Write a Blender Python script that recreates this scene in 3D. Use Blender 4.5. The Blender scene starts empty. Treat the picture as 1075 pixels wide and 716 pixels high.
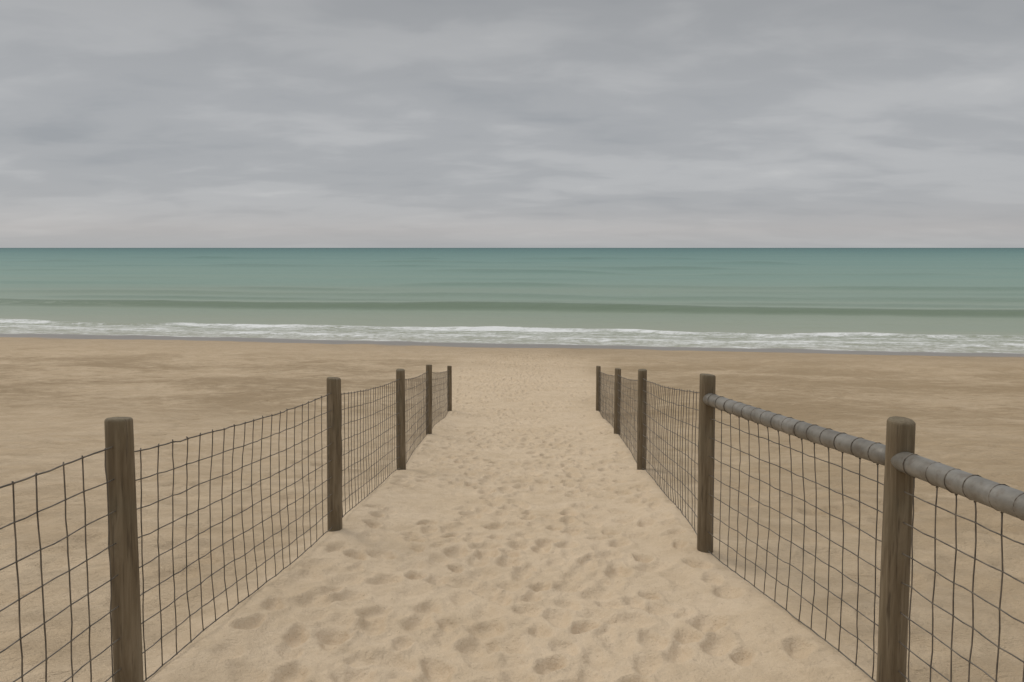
import bpy, math, random
import numpy as np
random.seed(7); rng=np.random.default_rng(7)
sc=bpy.context.scene
sc.view_settings.view_transform='Standard'; sc.view_settings.look='None'; sc.view_settings.exposure=0
SEA=-5.2

# ------------------------------------------------------------ numpy noise
def _h(ix,iy,s):
    n=(ix*374761393+iy*668265263+s*1442695041)&0xffffffff
    n=((n^(n>>13))*1274126177)&0xffffffff
    n=n^(n>>16)
    return (n&0xffffff)/float(0xffffff)*2-1
def noise(x,y,s=0):
    x=np.asarray(x,float);y=np.asarray(y,float)
    ix=np.floor(x).astype(np.int64);iy=np.floor(y).astype(np.int64)
    fx=x-ix;fy=y-iy
    ux=fx*fx*fx*(fx*(fx*6-15)+10);uy=fy*fy*fy*(fy*(fy*6-15)+10)
    a=_h(ix,iy,s);b=_h(ix+1,iy,s);c=_h(ix,iy+1,s);d=_h(ix+1,iy+1,s)
    return (a*(1-ux)+b*ux)*(1-uy)+(c*(1-ux)+d*ux)*uy
def fbm(x,y,o=4,s=0):
    v=0;a=1;t=0
    for i in range(o):
        v=v+a*noise(x*2**i+i*17.3,y*2**i-i*9.1,s+i);t+=a;a*=.5
    return v/t
def sstep(a,b,x):
    t=np.clip((x-a)/(b-a),0,1);return t*t*(3-2*t)

def shoreline(x): return 41.2-0.165*100*np.tanh(np.asarray(x,float)/100)

LF=[(-1.78,-1.6),(-1.50,2.9),(-1.261,5.33),(-1.244,8.46),(-1.347,12.2),(-1.396,16.9)]
RF=[(1.66,-1.6),(1.483,2.9),(1.247,4.83),(1.449,8.4),(1.70,12.2),(1.93,16.9)]
def fx(F,y):
    return np.interp(y,[p[1] for p in F],[p[0] for p in F])

def base(x,y):
    x=np.asarray(x,float);y=np.asarray(y,float)
    W=shoreline(x)
    yy=np.clip(y,-6,None)
    za=-1.25-0.148*yy; zb=-1.58-0.08*yy
    z1=np.minimum(za,zb)-.06*np.clip(1-np.abs(za-zb)/.12,0,1)**2*.5
    z17=-1.25-.148*17
    t=(y-17)/(W-17)
    z2=np.maximum(z17+(SEA-z17)*t,-60)
    k=0.25
    m=np.maximum(z1,z2); d=np.abs(z1-z2)
    z=m+k*0.25*np.clip(1-d/k,0,1)**2
    off=np.clip(np.minimum(np.abs(x)-2.0,6)/6,0,1)
    beach=sstep(4,1,np.clip(y-W+6,0,6))
    z=z+off*0.16*fbm(x*.16,y*.16,3,11)*beach
    z=z+0.02*fbm(x*.5,y*.35,2,14)*np.clip(off+.3,0,1)
    inr=(y<19)&(y>-3)
    for F,sg in ((LF,1),(RF,-1)):
        dx=(x-fx(F,y))*sg
        z=z+np.where(inr,0.07*np.exp(-((dx-0.05)/.22)**2)*(0.6+0.6*noise(y*.9,x*0,21)),0)*sstep(19,16,y)
    pc=np.abs(x-0.5*(fx(LF,y)+fx(RF,y)))
    z=z-0.035*np.exp(-(pc/.8)**2)*sstep(20,15,y)
    return z

# ------------------------------------------------------------ node helpers
def mat(name):
    m=bpy.data.materials.new(name);m.use_nodes=True;nt=m.node_tree
    for n in list(nt.nodes): nt.nodes.remove(n)
    return m,nt
def N(nt,t,**k):
    n=nt.nodes.new(t)
    for a,v in k.items(): setattr(n,a,v)
    return n
def L(nt,a,b): nt.links.new(a,b)
def ramp(nt,fac,pts,interp='LINEAR'):
    n=nt.nodes.new('ShaderNodeValToRGB');n.color_ramp.interpolation=interp
    e=n.color_ramp.elements
    while len(e)<len(pts): e.new(0.5)
    for i,(p,c) in enumerate(pts):
        e[i].position=p
        e[i].color=(c,c,c,1) if not isinstance(c,(tuple,list)) else (*c[:3],1)
    L(nt,fac,n.inputs[0]);return n.outputs[0]
def mixc(nt,fac,a,b,mode='MIX'):
    n=nt.nodes.new('ShaderNodeMix');n.data_type='RGBA';n.blend_type=mode
    for i,v in ((0,fac),(6,a),(7,b)):
        if isinstance(v,bpy.types.NodeSocket): L(nt,v,n.inputs[i])
        else: n.inputs[i].default_value=v if i==0 else (*v[:3],1)
    return n.outputs[2]
def math_(nt,op,a,b=None,c=None,clamp=False):
    n=nt.nodes.new('ShaderNodeMath');n.operation=op;n.use_clamp=clamp
    for i,v in enumerate((a,b,c)):
        if v is None: continue
        if isinstance(v,bpy.types.NodeSocket): L(nt,v,n.inputs[i])
        else: n.inputs[i].default_value=v
    return n.outputs[0]
def mapr(nt,v,a,b,c=0,d=1,smooth=True):
    n=nt.nodes.new('ShaderNodeMapRange');n.interpolation_type='SMOOTHSTEP' if smooth else 'LINEAR'
    L(nt,v,n.inputs[0])
    for i,q in zip((1,2,3,4),(a,b,c,d)): n.inputs[i].default_value=q
    return n.outputs[0]
def ntex(nt,vec,scale,detail=4,rough=.5,dist=0.0,mapscale=None,loc=(0,0,0)):
    if mapscale is not None:
        mp=nt.nodes.new('ShaderNodeMapping');mp.inputs['Scale'].default_value=mapscale;mp.inputs['Location'].default_value=loc
        L(nt,vec,mp.inputs[0]);vec=mp.outputs[0]
    n=nt.nodes.new('ShaderNodeTexNoise');n.inputs['Scale'].default_value=scale;n.inputs['Detail'].default_value=detail
    n.inputs['Roughness'].default_value=rough;n.inputs['Distortion'].default_value=dist
    L(nt,vec,n.inputs['Vector']);return n.outputs[0]

# ------------------------------------------------------------ grids
def grow(start,d0,g,end):
    out=[];x=start;d=d0
    while x<end:
        d*=g;x+=d;out.append(x)
    return out
def make_grid(name,xs,ys,Z,attrs):
    nx,ny=len(xs),len(ys)
    X,Y=np.meshgrid(xs,ys)
    co=np.stack([X,Y,Z],-1).reshape(-1,3).astype(np.float32)
    i=np.arange(nx*ny).reshape(ny,nx)
    q=np.stack([i[:-1,:-1],i[:-1,1:],i[1:,1:],i[1:,:-1]],-1).reshape(-1)
    nf=(nx-1)*(ny-1)
    me=bpy.data.meshes.new(name)
    me.vertices.add(nx*ny);me.vertices.foreach_set('co',co.ravel())
    me.loops.add(nf*4);me.loops.foreach_set('vertex_index',q.astype(np.int32))
    me.polygons.add(nf);me.polygons.foreach_set('loop_start',np.arange(0,nf*4,4,dtype=np.int32))
    me.polygons.foreach_set('use_smooth',np.ones(nf,bool))
    me.update(calc_edges=True)
    for k,v in attrs.items():
        a=me.attributes.new(k,'FLOAT','POINT');a.data.foreach_set('value',v.astype(np.float32).ravel())
    ob=bpy.data.objects.new(name,me);sc.collection.objects.link(ob);return ob

# ------------------------------------------------------------ sand
fine=list(np.arange(-1.75,2.0,0.0125))
r=grow(fine[-1],.0125,1.014,45);r+=grow(r[-1],r[-1]-r[-2],1.12,4000)
l=grow(1.75,.0125,1.014,45);l+=grow(l[-1],l[-1]-l[-2],1.12,4000)
xs=np.array([-v for v in l[::-1]]+fine+r)
ys=[1.2]
while ys[-1]<50: ys.append(ys[-1]+max(.012,.0045*ys[-1]))
ys+=grow(ys[-1],.3,1.1,400)
back=[1.2-v for v in grow(0,.03,1.08,400)][::-1]
ys=np.array(back+ys)
X,Y=np.meshgrid(xs,ys)
Z=base(X,Y)
W=shoreline(X)
dry=sstep(-2,-6,Y-W)
lx=fx(LF,Y);rx=fx(RF,Y)
path=sstep(-.35,.15,X-lx)*sstep(-.35,.15,rx-X)*(Y<17)+ (Y>=17)*sstep(-1.4,.8,X+1.45+(Y-17)*.05+.8*fbm(X*.2,Y*.25,3,91)*sstep(17,20,Y))*sstep(-1.4,.8,1.95+(Y-17)*.10-X+.8*fbm(X*.2,Y*.25,3,92)*sstep(17,20,Y))*sstep(37,24,Y)
outp=1-path
Z+=0.014*fbm(X*2.2,Y*2.0,3,31)*dry*np.clip(1-(np.abs(X)-20)/30,0,1)
Z+=0.013*fbm(X*5,Y*4.5,3,41)*dry*(np.abs(X)<9)
lump=fbm(X*1.1,Y*1.3,4,45)
Z+=(0.04*lump-.03*np.abs(fbm(X*2.3,Y*2.0,3,47)))*outp*dry*sstep(1.0,3.0,Y)*np.clip(1-(np.abs(X)-30)/20,0,1)
Z+=0.03*fbm(X*.12,Y*.25,3,51)*sstep(-3.5,-1,Y-W)*sstep(3,0,Y-W)
Z+=0.02*fbm(X*.6,Y*.6,3,53)*sstep(-12,-4,Y-W)*sstep(-1,-3,Y-W)
def stamp(cx,cy,ang,ln,wd,D,soft,edge=0.0):
    R=ln*2.6
    i0,i1=np.searchsorted(xs,[cx-R,cx+R]);j0,j1=np.searchsorted(ys,[cy-R,cy+R])
    if i1-i0<3 or j1-j0<3:return
    x=X[j0:j1,i0:i1]-cx;y=Y[j0:j1,i0:i1]-cy
    a=x*math.sin(ang)+y*math.cos(ang);b=x*math.cos(ang)-y*math.sin(ang)
    w=wd*(1+.20*np.sin(a/ln*2.0+.4))
    rr=np.sqrt((a/ln)**2+(b/w)**2)+.20*noise(x*11+cx*9,y*11+cy*5,61)
    p=1/(1+np.exp((rr-1)*soft))
    rim=.28*np.exp(-((rr-1.6)/.36)**2)
    tilt=1+edge*a/ln
    Z[j0:j1,i0:i1]+=-D*p*np.clip(tilt,.4,1.6)+D*rim
pts=np.zeros((4000,2));npt=0
def scatter(n,fxy,md):
    global npt
    c=0
    for _ in range(n*14):
        x,y=fxy();m2=(md*rng.uniform(.7,1.2))**2
        if npt==0 or ((pts[:npt]-(x,y))**2).sum(1).min()>m2:
            pts[npt]=(x,y);npt+=1;c+=1;yield x,y
            if c>=n:break
def inpath():
    y=1.2+33*rng.uniform()**1.35;a=float(fx(LF,y));b=float(fx(RF,y))
    if y>17: a-=(y-17)*.05;b+=(y-17)*.08
    return float(np.clip(rng.normal((a+b)/2+.03,.56+.02*max(0,y-8)),a+.14,b-.14)),y
for x,y in scatter(1900,inpath,.175):
    if float(fbm(x*.9,y*.6,2,95))<-.40: continue
    ang=rng.choice([0,math.pi])+rng.normal(0,.5)
    k=rng.uniform(.55,.98)
    stamp(x,y,ang,.104*k,.060*k*rng.uniform(.85,1.25),rng.uniform(.016,.040),rng.uniform(4.5,8),rng.uniform(-.3,.5))
for k in range(500):
    x,y=inpath();stamp(x,y,rng.uniform(-1.5,1.5),rng.uniform(.03,.08),rng.uniform(.025,.055),rng.uniform(.005,.014),4)
for k in range(1300):
    y=rng.uniform(1.5,20);x=rng.choice([-1,1])*rng.uniform(1.85,7)
    stamp(x,y,rng.uniform(-1.5,1.5),rng.uniform(.08,.13),rng.uniform(.06,.09),rng.uniform(.012,.030),rng.uniform(3,6))
sand=make_grid('sand_beach',xs,ys,Z,{'shore':Y-W,'path':path})

m,nt=mat('sand')
geo=N(nt,'ShaderNodeNewGeometry');P=geo.outputs['Position']
sh=N(nt,'ShaderNodeAttribute',attribute_name='shore').outputs['Fac']
pa=N(nt,'ShaderNodeAttribute',attribute_name='path').outputs['Fac']
big=ntex(nt,P,.22,3,.55,.3,(1,1.7,1))
med=ntex(nt,P,1.3,4,.6,.5,(1,1.6,1),(3,7,0))
fine_=ntex(nt,P,9,4,.65,.0)
grain=ntex(nt,P,260,1,.6)
c=mixc(nt,mapr(nt,med,.35,.65),(.54,.41,.27),(.61,.475,.325))
sep=N(nt,'ShaderNodeSeparateXYZ');L(nt,P,sep.inputs[0])
band=math_(nt,'MULTIPLY',mapr(nt,sh,-30,-22),mapr(nt,sh,-5,-14))
streak=ntex(nt,P,3.2,7,.78,.3,(.6,1.1,1),(11,2,0))
mixn=math_(nt,'ADD',math_(nt,'MULTIPLY',big,.48),math_(nt,'MULTIPLY',streak,.52))
bm=math_(nt,'MULTIPLY',band,mapr(nt,mixn,.40,.60))
c=mixc(nt,math_(nt,'MULTIPLY',bm,.74),c,(.28,.20,.115))
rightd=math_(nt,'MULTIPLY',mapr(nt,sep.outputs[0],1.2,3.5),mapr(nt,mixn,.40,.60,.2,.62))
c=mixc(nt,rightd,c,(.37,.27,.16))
c=mixc(nt,math_(nt,'MULTIPLY',pa,.92),c,mixc(nt,mapr(nt,med,.3,.7),(.61,.475,.325),(.67,.53,.375)))
fl=math_(nt,'MULTIPLY',mapr(nt,fine_,.42,.62),.20)
c=mixc(nt,fl,c,(.42,.31,.195))
spk=ntex(nt,P,55,3,.7)
c=mixc(nt,mapr(nt,spk,.62,.74,0,.5),c,(.16,.115,.075))
c=mixc(nt,math_(nt,'MULTIPLY',mapr(nt,grain,.3,.7),.25),c,(.38,.285,.185))
shn=math_(nt,'ADD',sh,math_(nt,'MULTIPLY',math_(nt,'SUBTRACT',ntex(nt,P,.35,3,.5),.5),2.5))
wet=mapr(nt,shn,-3.5,-2.3)
damp=mapr(nt,shn,-10,-4)
c=mixc(nt,math_(nt,'MULTIPLY',damp,.45),c,(.35,.265,.175))
c=mixc(nt,wet,c,(.185,.155,.125))
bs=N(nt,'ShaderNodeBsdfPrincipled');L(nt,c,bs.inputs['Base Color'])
L(nt,mapr(nt,wet,0,1,.95,.3),bs.inputs['Roughness']);L(nt,mapr(nt,wet,0,1,.1,.3),bs.inputs['Specular IOR Level'])
hgt=math_(nt,'ADD',math_(nt,'MULTIPLY',fine_,.9),math_(nt,'ADD',math_(nt,'MULTIPLY',grain,.07),math_(nt,'MULTIPLY',spk,.26)))
hgt=math_(nt,'ADD',hgt,math_(nt,'MULTIPLY',streak,math_(nt,'MULTIPLY',math_(nt,'SUBTRACT',1.0,pa),2.8)))
bp=N(nt,'ShaderNodeBump');bp.inputs['Distance'].default_value=.035;L(nt,hgt,bp.inputs['Height'])
L(nt,mapr(nt,wet,0,1,.9,.04),bp.inputs['Strength'])
L(nt,bp.outputs[0],bs.inputs['Normal'])
o=N(nt,'ShaderNodeOutputMaterial');L(nt,bs.outputs[0],o.inputs[0])
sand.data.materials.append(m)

# ------------------------------------------------------------ sea
sx=grow(0,.12,1.012,60);sx+=grow(sx[-1],sx[-1]-sx[-2],1.1,30000)
sx=np.array([-v for v in sx[::-1]]+[0]+sx)
sy=[-4.0]
while sy[-1]<60: sy.append(sy[-1]+.13)
sy+=grow(sy[-1],.13,1.015,900);sy+=grow(sy[-1],sy[-1]-sy[-2],1.12,30000)
sy=np.array(sy)
SX,S=np.meshgrid(sx,sy)
SW=shoreline(SX);SY=SW+S
def swell(s,pos,h,wf,wb):
    d=s-pos
    return h*np.where(d<0,np.exp(-(d/wf)**2),np.exp(-(d/wb)**2))
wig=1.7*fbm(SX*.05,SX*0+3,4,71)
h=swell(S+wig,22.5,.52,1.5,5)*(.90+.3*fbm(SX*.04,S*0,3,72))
wig2=4.5*fbm(SX*.03,S*.015,3,73)
WV=((32,.2,1.5,4),(41,.34,2.0,5),(52,.26,2,5),(64,.36,2.5,6),(84,.45,3,7),(118,.5,4,9),(160,.6,5,12),(225,.8,7,15),(320,1.0,9,20))
line_shade=np.zeros_like(S)
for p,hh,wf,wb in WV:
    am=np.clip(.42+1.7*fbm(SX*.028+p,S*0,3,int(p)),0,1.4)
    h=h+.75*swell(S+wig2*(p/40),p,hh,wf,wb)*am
    line_shade=line_shade+swell(S+wig2*(p/40),p-wf*.5,1,wf,wf)*am
wig3=1.7*fbm(SX*.14,SX*0+5,4,75)
h=h+swell(S+wig3,6.6,.15,.5,2.0)*np.clip(.7+.9*fbm(SX*.09,S*0,3,76),.1,1.5)
wig4=1.4*fbm(SX*.18,SX*0+15,4,78)
h=h+swell(S+wig4,2.8,.05,.4,1.4)
h=h+.04*fbm(SX*.35,SY*.8,4,80)*sstep(2,10,S)*np.clip(1-(S-150)/150,0,1)
h=h+.014*fbm(SX*1.6,SY*2.2,2,84)*sstep(0,3,S)*np.clip(1-(S-40)/60,0,1)
brk=np.clip(.82+.75*fbm(SX*.11,S*.2,3,88),.35,1.1)
sea=make_grid('sea_water',sx,sy,SEA+h,{'shore':S,'bore':S+wig3,'face':S+wig,'bore2':S+wig4,'line_shade':line_shade,'brk':brk})
co=np.stack([SX,SY,SEA+h],-1).astype(np.float32);sea.data.vertices.foreach_set('co',co.ravel());sea.data.update()

m,nt=mat('sea')
geo=N(nt,'ShaderNodeNewGeometry');P=geo.outputs['Position']
at=lambda k:N(nt,'ShaderNodeAttribute',attribute_name=k).outputs['Fac']
sh=at('shore');bo=at('bore');fa=at('face');b2=at('bore2');ln_=at('line_shade');bk=at('brk')
lg=math_(nt,'LOGARITHM',math_(nt,'MAXIMUM',math_(nt,'ADD',sh,10.0),1.0),10.0)
f=mapr(nt,lg,1,4,0,1,False)
patch=ntex(nt,P,.02,4,.6,.3,(.35,3,1))
f=math_(nt,'ADD',f,math_(nt,'MULTIPLY',math_(nt,'SUBTRACT',patch,.5),.20))
c=ramp(nt,f,[(0,(.35,.34,.265)),(.12,(.285,.315,.235)),(.22,(.235,.295,.225)),(.33,(.20,.29,.23)),(.5,(.145,.25,.21)),(.68,(.080,.178,.157)),(1,(.028,.095,.092))])
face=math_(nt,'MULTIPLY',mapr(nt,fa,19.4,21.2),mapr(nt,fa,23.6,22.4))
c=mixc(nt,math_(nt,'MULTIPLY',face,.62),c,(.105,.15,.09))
c=mixc(nt,math_(nt,'MULTIPLY',ln_,.20),c,(.09,.155,.115))  # swell fronts darkened in colour, as their geometry shades only faintly
fn=ntex(nt,P,1.3,6,.68,.9,(.5,1.2,1))
fn2=ntex(nt,P,5,3,.6,.5,(.7,1.2,1),(4,4,0))
fm=math_(nt,'ADD',math_(nt,'MULTIPLY',fn,.65),math_(nt,'MULTIPLY',fn2,.35))
lb=math_(nt,'MULTIPLY',math_(nt,'MULTIPLY',mapr(nt,bo,4.8,6.1),mapr(nt,bo,7.5,6.6)),bk)
l2=math_(nt,'MULTIPLY',mapr(nt,b2,1.4,2.6),mapr(nt,b2,5.2,3.2))
l3=mapr(nt,sh,.9,.2)
cov=math_(nt,'MAXIMUM',math_(nt,'MULTIPLY',lb,.90),math_(nt,'MAXIMUM',math_(nt,'MULTIPLY',l2,.68),math_(nt,'MULTIPLY',l3,.56)))
zone=mapr(nt,bo,7.2,6.2,0,.53)
cov=math_(nt,'MAXIMUM',cov,zone)
thr=math_(nt,'SUBTRACT',.76,math_(nt,'MULTIPLY',cov,.42))
d=math_(nt,'SUBTRACT',fm,thr)
foam=mapr(nt,d,-.12,.14)
foam=math_(nt,'MINIMUM',foam,mapr(nt,bo,8.2,6.8))
c=mixc(nt,foam,c,(.74,.74,.72))
dif=N(nt,'ShaderNodeBsdfDiffuse');L(nt,c,dif.inputs[0])
gl=N(nt,'ShaderNodeBsdfGlossy');gl.inputs['Roughness'].default_value=.2;gl.inputs['Color'].default_value=(.9,.95,1,1)
r1=ntex(nt,P,.8,4,.6,.2,(.5,1.6,1));r2=ntex(nt,P,.12,4,.6,.2,(.3,1.6,1))
hh=math_(nt,'ADD',math_(nt,'MULTIPLY',r1,.3),math_(nt,'ADD',math_(nt,'MULTIPLY',r2,1.2),math_(nt,'MULTIPLY',foam,.10)))
bp=N(nt,'ShaderNodeBump');bp.inputs['Distance'].default_value=.6;bp.inputs['Strength'].default_value=.5;L(nt,hh,bp.inputs['Height'])
L(nt,bp.outputs[0],dif.inputs['Normal']);L(nt,bp.outputs[0],gl.inputs['Normal'])
mx=N(nt,'ShaderNodeMixShader');fr=N(nt,'ShaderNodeFresnel');fr.inputs[0].default_value=1.33;L(nt,bp.outputs[0],fr.inputs['Normal'])
g=math_(nt,'MINIMUM',math_(nt,'MULTIPLY',fr.outputs[0],.4),.20)
g=math_(nt,'MULTIPLY',g,math_(nt,'SUBTRACT',1.0,foam))
L(nt,g,mx.inputs[0]);L(nt,dif.outputs[0],mx.inputs[1]);L(nt,gl.outputs[0],mx.inputs[2])
o=N(nt,'ShaderNodeOutputMaterial');L(nt,mx.outputs[0],o.inputs[0])
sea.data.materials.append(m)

# ------------------------------------------------------------ fence materials
def wood():
    m,nt=mat('weathered_wood')
    tc=N(nt,'ShaderNodeTexCoord').outputs['Object']
    g=ntex(nt,tc,10,5,.65,.6,(3,3,.22));g2=ntex(nt,tc,40,4,.6,.3,(2.2,2.2,.10));bl=ntex(nt,tc,3.0,3,.5)
    c=ramp(nt,g,[(.3,(.115,.085,.052)),(.5,(.18,.14,.09)),(.72,(.26,.21,.145))])
    c=mixc(nt,mapr(nt,g2,.54,.68,0,.65),c,(.06,.044,.03))
    c=mixc(nt,mapr(nt,bl,.45,.7,0,.4),c,(.16,.145,.10))
    b=N(nt,'ShaderNodeBsdfPrincipled');L(nt,c,b.inputs['Base Color']);b.inputs['Roughness'].default_value=.9;b.inputs['Specular IOR Level'].default_value=.2
    bp=N(nt,'ShaderNodeBump');bp.inputs['Distance'].default_value=.005;bp.inputs['Strength'].default_value=.6
    L(nt,math_(nt,'SUBTRACT',g,g2),bp.inputs['Height']);L(nt,bp.outputs[0],b.inputs['Normal'])
    o=N(nt,'ShaderNodeOutputMaterial');L(nt,b.outputs[0],o.inputs[0]);return m
def wire():
    m,nt=mat('rusty_wire')
    P=N(nt,'ShaderNodeNewGeometry').outputs['Position']
    c=ramp(nt,ntex(nt,P,18,2,.6),[(.35,(.075,.062,.048)),(.65,(.165,.138,.105))])
    b=N(nt,'ShaderNodeBsdfPrincipled');L(nt,c,b.inputs['Base Color']);b.inputs['Roughness'].default_value=.6;b.inputs['Metallic'].default_value=.1
    o=N(nt,'ShaderNodeOutputMaterial');L(nt,b.outputs[0],o.inputs[0]);return m
def pipe():
    m,nt=mat('galvanised_pipe')
    P=N(nt,'ShaderNodeNewGeometry').outputs['Position']
    c=ramp(nt,ntex(nt,P,7,5,.65,.4),[(.3,(.125,.112,.092)),(.5,(.19,.175,.15)),(.7,(.25,.235,.21))])
    c=mixc(nt,mapr(nt,ntex(nt,P,30,4,.6),.5,.7,0,.5),c,(.12,.092,.065))
    b=N(nt,'ShaderNodeBsdfPrincipled');L(nt,c,b.inputs['Base Color']);b.inputs['Roughness'].default_value=.5;b.inputs['Metallic'].default_value=.25
    bp=N(nt,'ShaderNodeBump');bp.inputs['Distance'].default_value=.0012;L(nt,ntex(nt,P,40,3,.6),bp.inputs['Height']);L(nt,bp.outputs[0],b.inputs['Normal'])
    o=N(nt,'ShaderNodeOutputMaterial');L(nt,b.outputs[0],o.inputs[0]);return m
MW,MR,MP=wood(),wire(),pipe()

class MB:
    def __init__(s): s.v=[];s.f=[]
    def tube(s,pts,r,n=6,caps=True):
        pts=[np.array(p,float) for p in pts];b=len(s.v)
        for i,p in enumerate(pts):
            t=pts[min(i+1,len(pts)-1)]-pts[max(i-1,0)];t/=max(np.linalg.norm(t),1e-9)
            a=np.array([1,0,0]) if abs(t[0])<.8 else np.array([0,1,0])
            u=np.cross(t,a);u/=np.linalg.norm(u);w=np.cross(t,u)
            rr=r[i] if hasattr(r,'__len__') else r
            for k in range(n):
                th=2*math.pi*k/n;s.v.append(tuple(p+rr*(math.cos(th)*u+math.sin(th)*w)))
        for i in range(len(pts)-1):
            for k in range(n):
                s.f.append((b+i*n+k,b+i*n+(k+1)%n,b+(i+1)*n+(k+1)%n,b+(i+1)*n+k))
        if caps:
            s.f.append(tuple(b+k for k in range(n))[::-1]);s.f.append(tuple(b+(len(pts)-1)*n+k for k in range(n)))
    def knot(s,p,r):
        b=len(s.v)
        for d in ((1,0,0),(-1,0,0),(0,1,0),(0,-1,0),(0,0,1.4),(0,0,-1.4)): s.v.append(tuple(np.array(p)+r*np.array(d)))
        for a in ((0,2,4),(2,1,4),(1,3,4),(3,0,4),(2,0,5),(1,2,5),(3,1,5),(0,3,5)): s.f.append(tuple(b+k for k in a))
    def obj(s,name,mt,parent=None,smooth=True):
        me=bpy.data.meshes.new(name);me.from_pydata(s.v,[],s.f);me.update()
        if smooth: me.polygons.foreach_set('use_smooth',[True]*len(me.polygons))
        me.materials.append(mt);ob=bpy.data.objects.new(name,me);sc.collection.objects.link(ob)
        if parent: ob.parent=parent
        return ob

def make_post(name,x,y,zg,zt,lean,parent,r=.051):
    mb=MB();n=28;hz=zt-zg;zb=-.35
    levels=list(np.linspace(zb,hz-.010,30))+[hz-.004,hz]
    ph=rng.uniform(0,100)
    for i,z in enumerate(levels):
        rr=r*(1-.03*z/hz)
        if i==len(levels)-2: rr-=.002
        if i==len(levels)-1: rr-=.006
        for k in range(n):
            th=2*math.pi*k/n
            d=1+.03*float(noise(3*math.cos(th)+ph,3*math.sin(th)+z*1.2,5))+.02*float(noise(9*math.cos(th)+ph,9*math.sin(th)+z*.8,6))
            mb.v.append((rr*d*math.cos(th)+lean[0]*z,rr*d*math.sin(th)+lean[1]*z,z+ (0.004*math.sin(th+ph) if i>=len(levels)-3 else 0)))
    for i in range(len(levels)-1):
        for k in range(n): mb.f.append((i*n+k,i*n+(k+1)%n,(i+1)*n+(k+1)%n,(i+1)*n+k))
    c=len(mb.v);mb.v.append((lean[0]*hz,lean[1]*hz,hz-.002))
    b=(len(levels)-1)*n
    for k in range(n): mb.f.append((b+k,b+(k+1)%n,c))
    ob=mb.obj(name,MW,parent);ob.location=(x,y,zg);return ob

def gz(x,y): return float(base(x,y))+.004

def fence(F,tops,inward,rail_panels):
    root=bpy.data.objects.new('wire_fence',None);sc.collection.objects.link(root)
    G=[gz(*p) for p in F];T=[]
    for i,(p,t) in enumerate(zip(F,tops)):
        zt=t if t is not None else G[i]+1.12
        T.append(zt)
        make_post('post_%d'%(i+1),p[0],p[1],G[i],zt,(rng.normal(0,.006),rng.normal(0,.006)),root)
    mb=MB();rows=9
    rail=MB();anyrail=False
    for i in range(len(F)-1):
        a=np.array(F[i]);b=np.array(F[i+1]);Ln=np.linalg.norm(b-a);n=max(3,int(round(Ln/.118)))
        isr=i in rail_panels
        dirv=(b-a)/Ln;nrm=np.array([-dirv[1],dirv[0]])
        wa=T[i]-(.155 if isr else .12 if i>1 else .14);wb=T[i+1]-(.155 if isr else .10)
        g=np.zeros((n+1,rows,3))
        bulge=rng.uniform(-.02,.02)
        for k in range(n+1):
            t=k/n; e=4*t*(1-t)
            tt=t+(rng.normal(0,.0022) if 0<k<n else 0)
            p=a+(b-a)*tt
            zt=wa+(wb-wa)*tt-(0 if isr else .030*e)
            zg=gz(p[0],p[1])+.015
            for j in range(rows):
                s=j/(rows-1)
                off=nrm*(bulge*e*math.sin(math.pi*s)+rng.normal(0,.0013))+dirv*(rng.normal(0,.0018)+.010*math.sin(s*5+k*.3)*e)
                g[k,j]=(p[0]+off[0],p[1]+off[1],zt+(zg-zt)*s+rng.normal(0,.0018))
        rw=.0026
        j0=1 if isr else 0
        for j in range(j0,rows):
            pts_=[]
            for k in range(n):
                pts_.append(g[k,j]);mid=(g[k,j]+g[k+1,j])/2;mid[2]+=rng.normal(-.001,.0015);pts_.append(mid)
            pts_.append(g[n,j]);mb.tube(pts_,.0032 if j in(0,rows-1) else rw,5)
        for k in range(1,n):
            pts_=[];
            if isr:
                c=g[k,0].copy();c[2]=wa+(wb-wa)*k/n-.006*math.sin(math.pi*k/n);R=.0408
                for q in range(15):
                    th=-math.pi*.5+q*(math.pi*2*.95)/14
                    pts_.append(c+np.array([nrm[0]*math.cos(th)*R,nrm[1]*math.cos(th)*R,math.sin(th)*R])+np.array([dirv[0],dirv[1],0])*.001*q)
                mb.tube(pts_,.0022,5)
                mb.knot(c-np.array([0,0,R+.004]),.006)
                pts_=[c-np.array([0,0,R])]
            else:
                top=g[k,0].copy();top[2]+=rng.uniform(.005,.012);top[:2]+=dirv*rng.normal(0,.004);pts_.append(top)
                pts_.append(g[k,0])
            for j in range(1,rows):
                m_=(pts_[-1]+g[k,j])/2;m_[:2]+=dirv*rng.normal(0,.0016)+nrm*rng.normal(0,.001);pts_.append(m_);pts_.append(g[k,j])
            mb.tube(pts_,rw,5)
            for j in range(rows): 
                if not(isr and j==0): mb.knot(g[k,j],.0056 if j==0 else .0048)
        if isr:
            anyrail=True;st=[]
            m_=24
            for k in range(m_+1):
                t=k/m_;p=a+(b-a)*t;z=wa+(wb-wa)*t-.006*math.sin(math.pi*t)
                st.append((p[0],p[1],z))
            rail.tube(st,.040,32)
    mb.obj('wire_mesh',MR,root)
    if anyrail: rail.obj('top_rail',MP,root)
    return root
fence(LF,[-.30,-.651,-.918,-1.361,-1.884,-2.632],1,[])
fence(RF,[-.30,-.658,-.807,-1.351,-1.946,-2.64],-1,[0,1])

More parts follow.
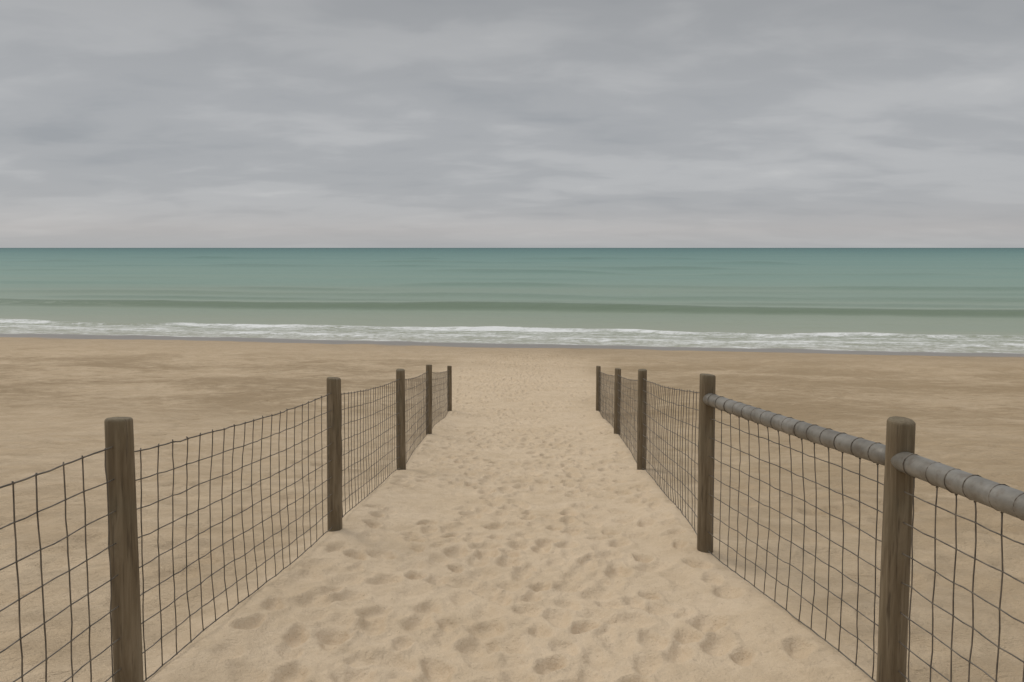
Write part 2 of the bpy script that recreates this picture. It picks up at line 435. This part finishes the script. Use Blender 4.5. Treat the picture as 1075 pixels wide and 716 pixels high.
# ------------------------------------------------------------ world
w=bpy.data.worlds.new('World');sc.world=w;w.use_nodes=True;nt=w.node_tree
for n in list(nt.nodes): nt.nodes.remove(n)
EL,AZ=math.radians(40),math.radians(-55)
sky=N(nt,'ShaderNodeTexSky',sky_type='NISHITA');sky.sun_disc=False;sky.sun_elevation=EL;sky.sun_rotation=AZ
tc=N(nt,'ShaderNodeTexCoord').outputs['Generated']
sep=N(nt,'ShaderNodeSeparateXYZ');L(nt,tc,sep.inputs[0])
dz=math_(nt,'MAXIMUM',sep.outputs[2],0.0);den=math_(nt,'ADD',dz,.16)
cmb=N(nt,'ShaderNodeCombineXYZ');L(nt,math_(nt,'DIVIDE',sep.outputs[0],den),cmb.inputs[0]);L(nt,math_(nt,'DIVIDE',sep.outputs[1],den),cmb.inputs[1])
V=cmb.outputs[0]
n1=ntex(nt,V,1.0,2,.45,.3,(.75,1.1,1),(3.1,6.6,0))
n2=ntex(nt,V,2.9,4,.5,.3,(.9,1.3,1),(7.3,4.1,0))
n3=ntex(nt,V,.35,1,.5,.1,(.5,1,1),(1.3,9.1,0))
s=math_(nt,'ADD',math_(nt,'MULTIPLY',n1,.46),math_(nt,'ADD',math_(nt,'MULTIPLY',n2,.28),math_(nt,'MULTIPLY',n3,.26)))
cl=ramp(nt,s,[(.34,(.34,.358,.38)),(.46,(.40,.413,.43)),(.55,(.465,.475,.488)),(.68,(.56,.565,.57))],'EASE')
tp=mapr(nt,sep.outputs[2],.14,.33,1.0,.84)
hz=mapr(nt,sep.outputs[2],.10,.0)
hc=ramp(nt,mapr(nt,sep.outputs[2],0,.09,0,1,False),[(0,(.42,.43,.435)),(.25,(.48,.46,.45)),(.6,(.455,.455,.46)),(1,(.44,.447,.455))])
cl=mixc(nt,math_(nt,'MULTIPLY',hz,.7),cl,hc)
up=math_(nt,'MULTIPLY',tp,mapr(nt,sep.outputs[2],.33,.95,1,2.8))
vm=N(nt,'ShaderNodeVectorMath',operation='SCALE');L(nt,cl,vm.inputs[0]);L(nt,up,vm.inputs['Scale'])
b1=N(nt,'ShaderNodeBackground');L(nt,sky.outputs[0],b1.inputs[0]);b1.inputs[1].default_value=.05
b2_=N(nt,'ShaderNodeBackground');L(nt,vm.outputs[0],b2_.inputs[0]);b2_.inputs[1].default_value=1
mx=N(nt,'ShaderNodeMixShader');mx.inputs[0].default_value=.97;L(nt,b1.outputs[0],mx.inputs[1]);L(nt,b2_.outputs[0],mx.inputs[2])
o=N(nt,'ShaderNodeOutputWorld');L(nt,mx.outputs[0],o.inputs[0])

sl=bpy.data.lights.new('sun','SUN');sl.energy=1.05;sl.angle=math.radians(28);sl.color=(1,.94,.84)
so=bpy.data.objects.new('sun',sl);sc.collection.objects.link(so)
from mathutils import Vector
d=Vector((math.sin(AZ)*math.cos(EL),math.cos(AZ)*math.cos(EL),math.sin(EL)))
so.rotation_euler=d.to_track_quat('Z','Y').to_euler()

cam=bpy.data.cameras.new('camera');co_=bpy.data.objects.new('camera',cam);sc.collection.objects.link(co_)
cam.sensor_width=36;cam.lens=800/1075*36;cam.shift_y=-56/1075;cam.clip_end=60000;cam.clip_start=.05
co_.location=(0,0,0);co_.rotation_euler=(math.radians(87),0,0)
sc.camera=co_
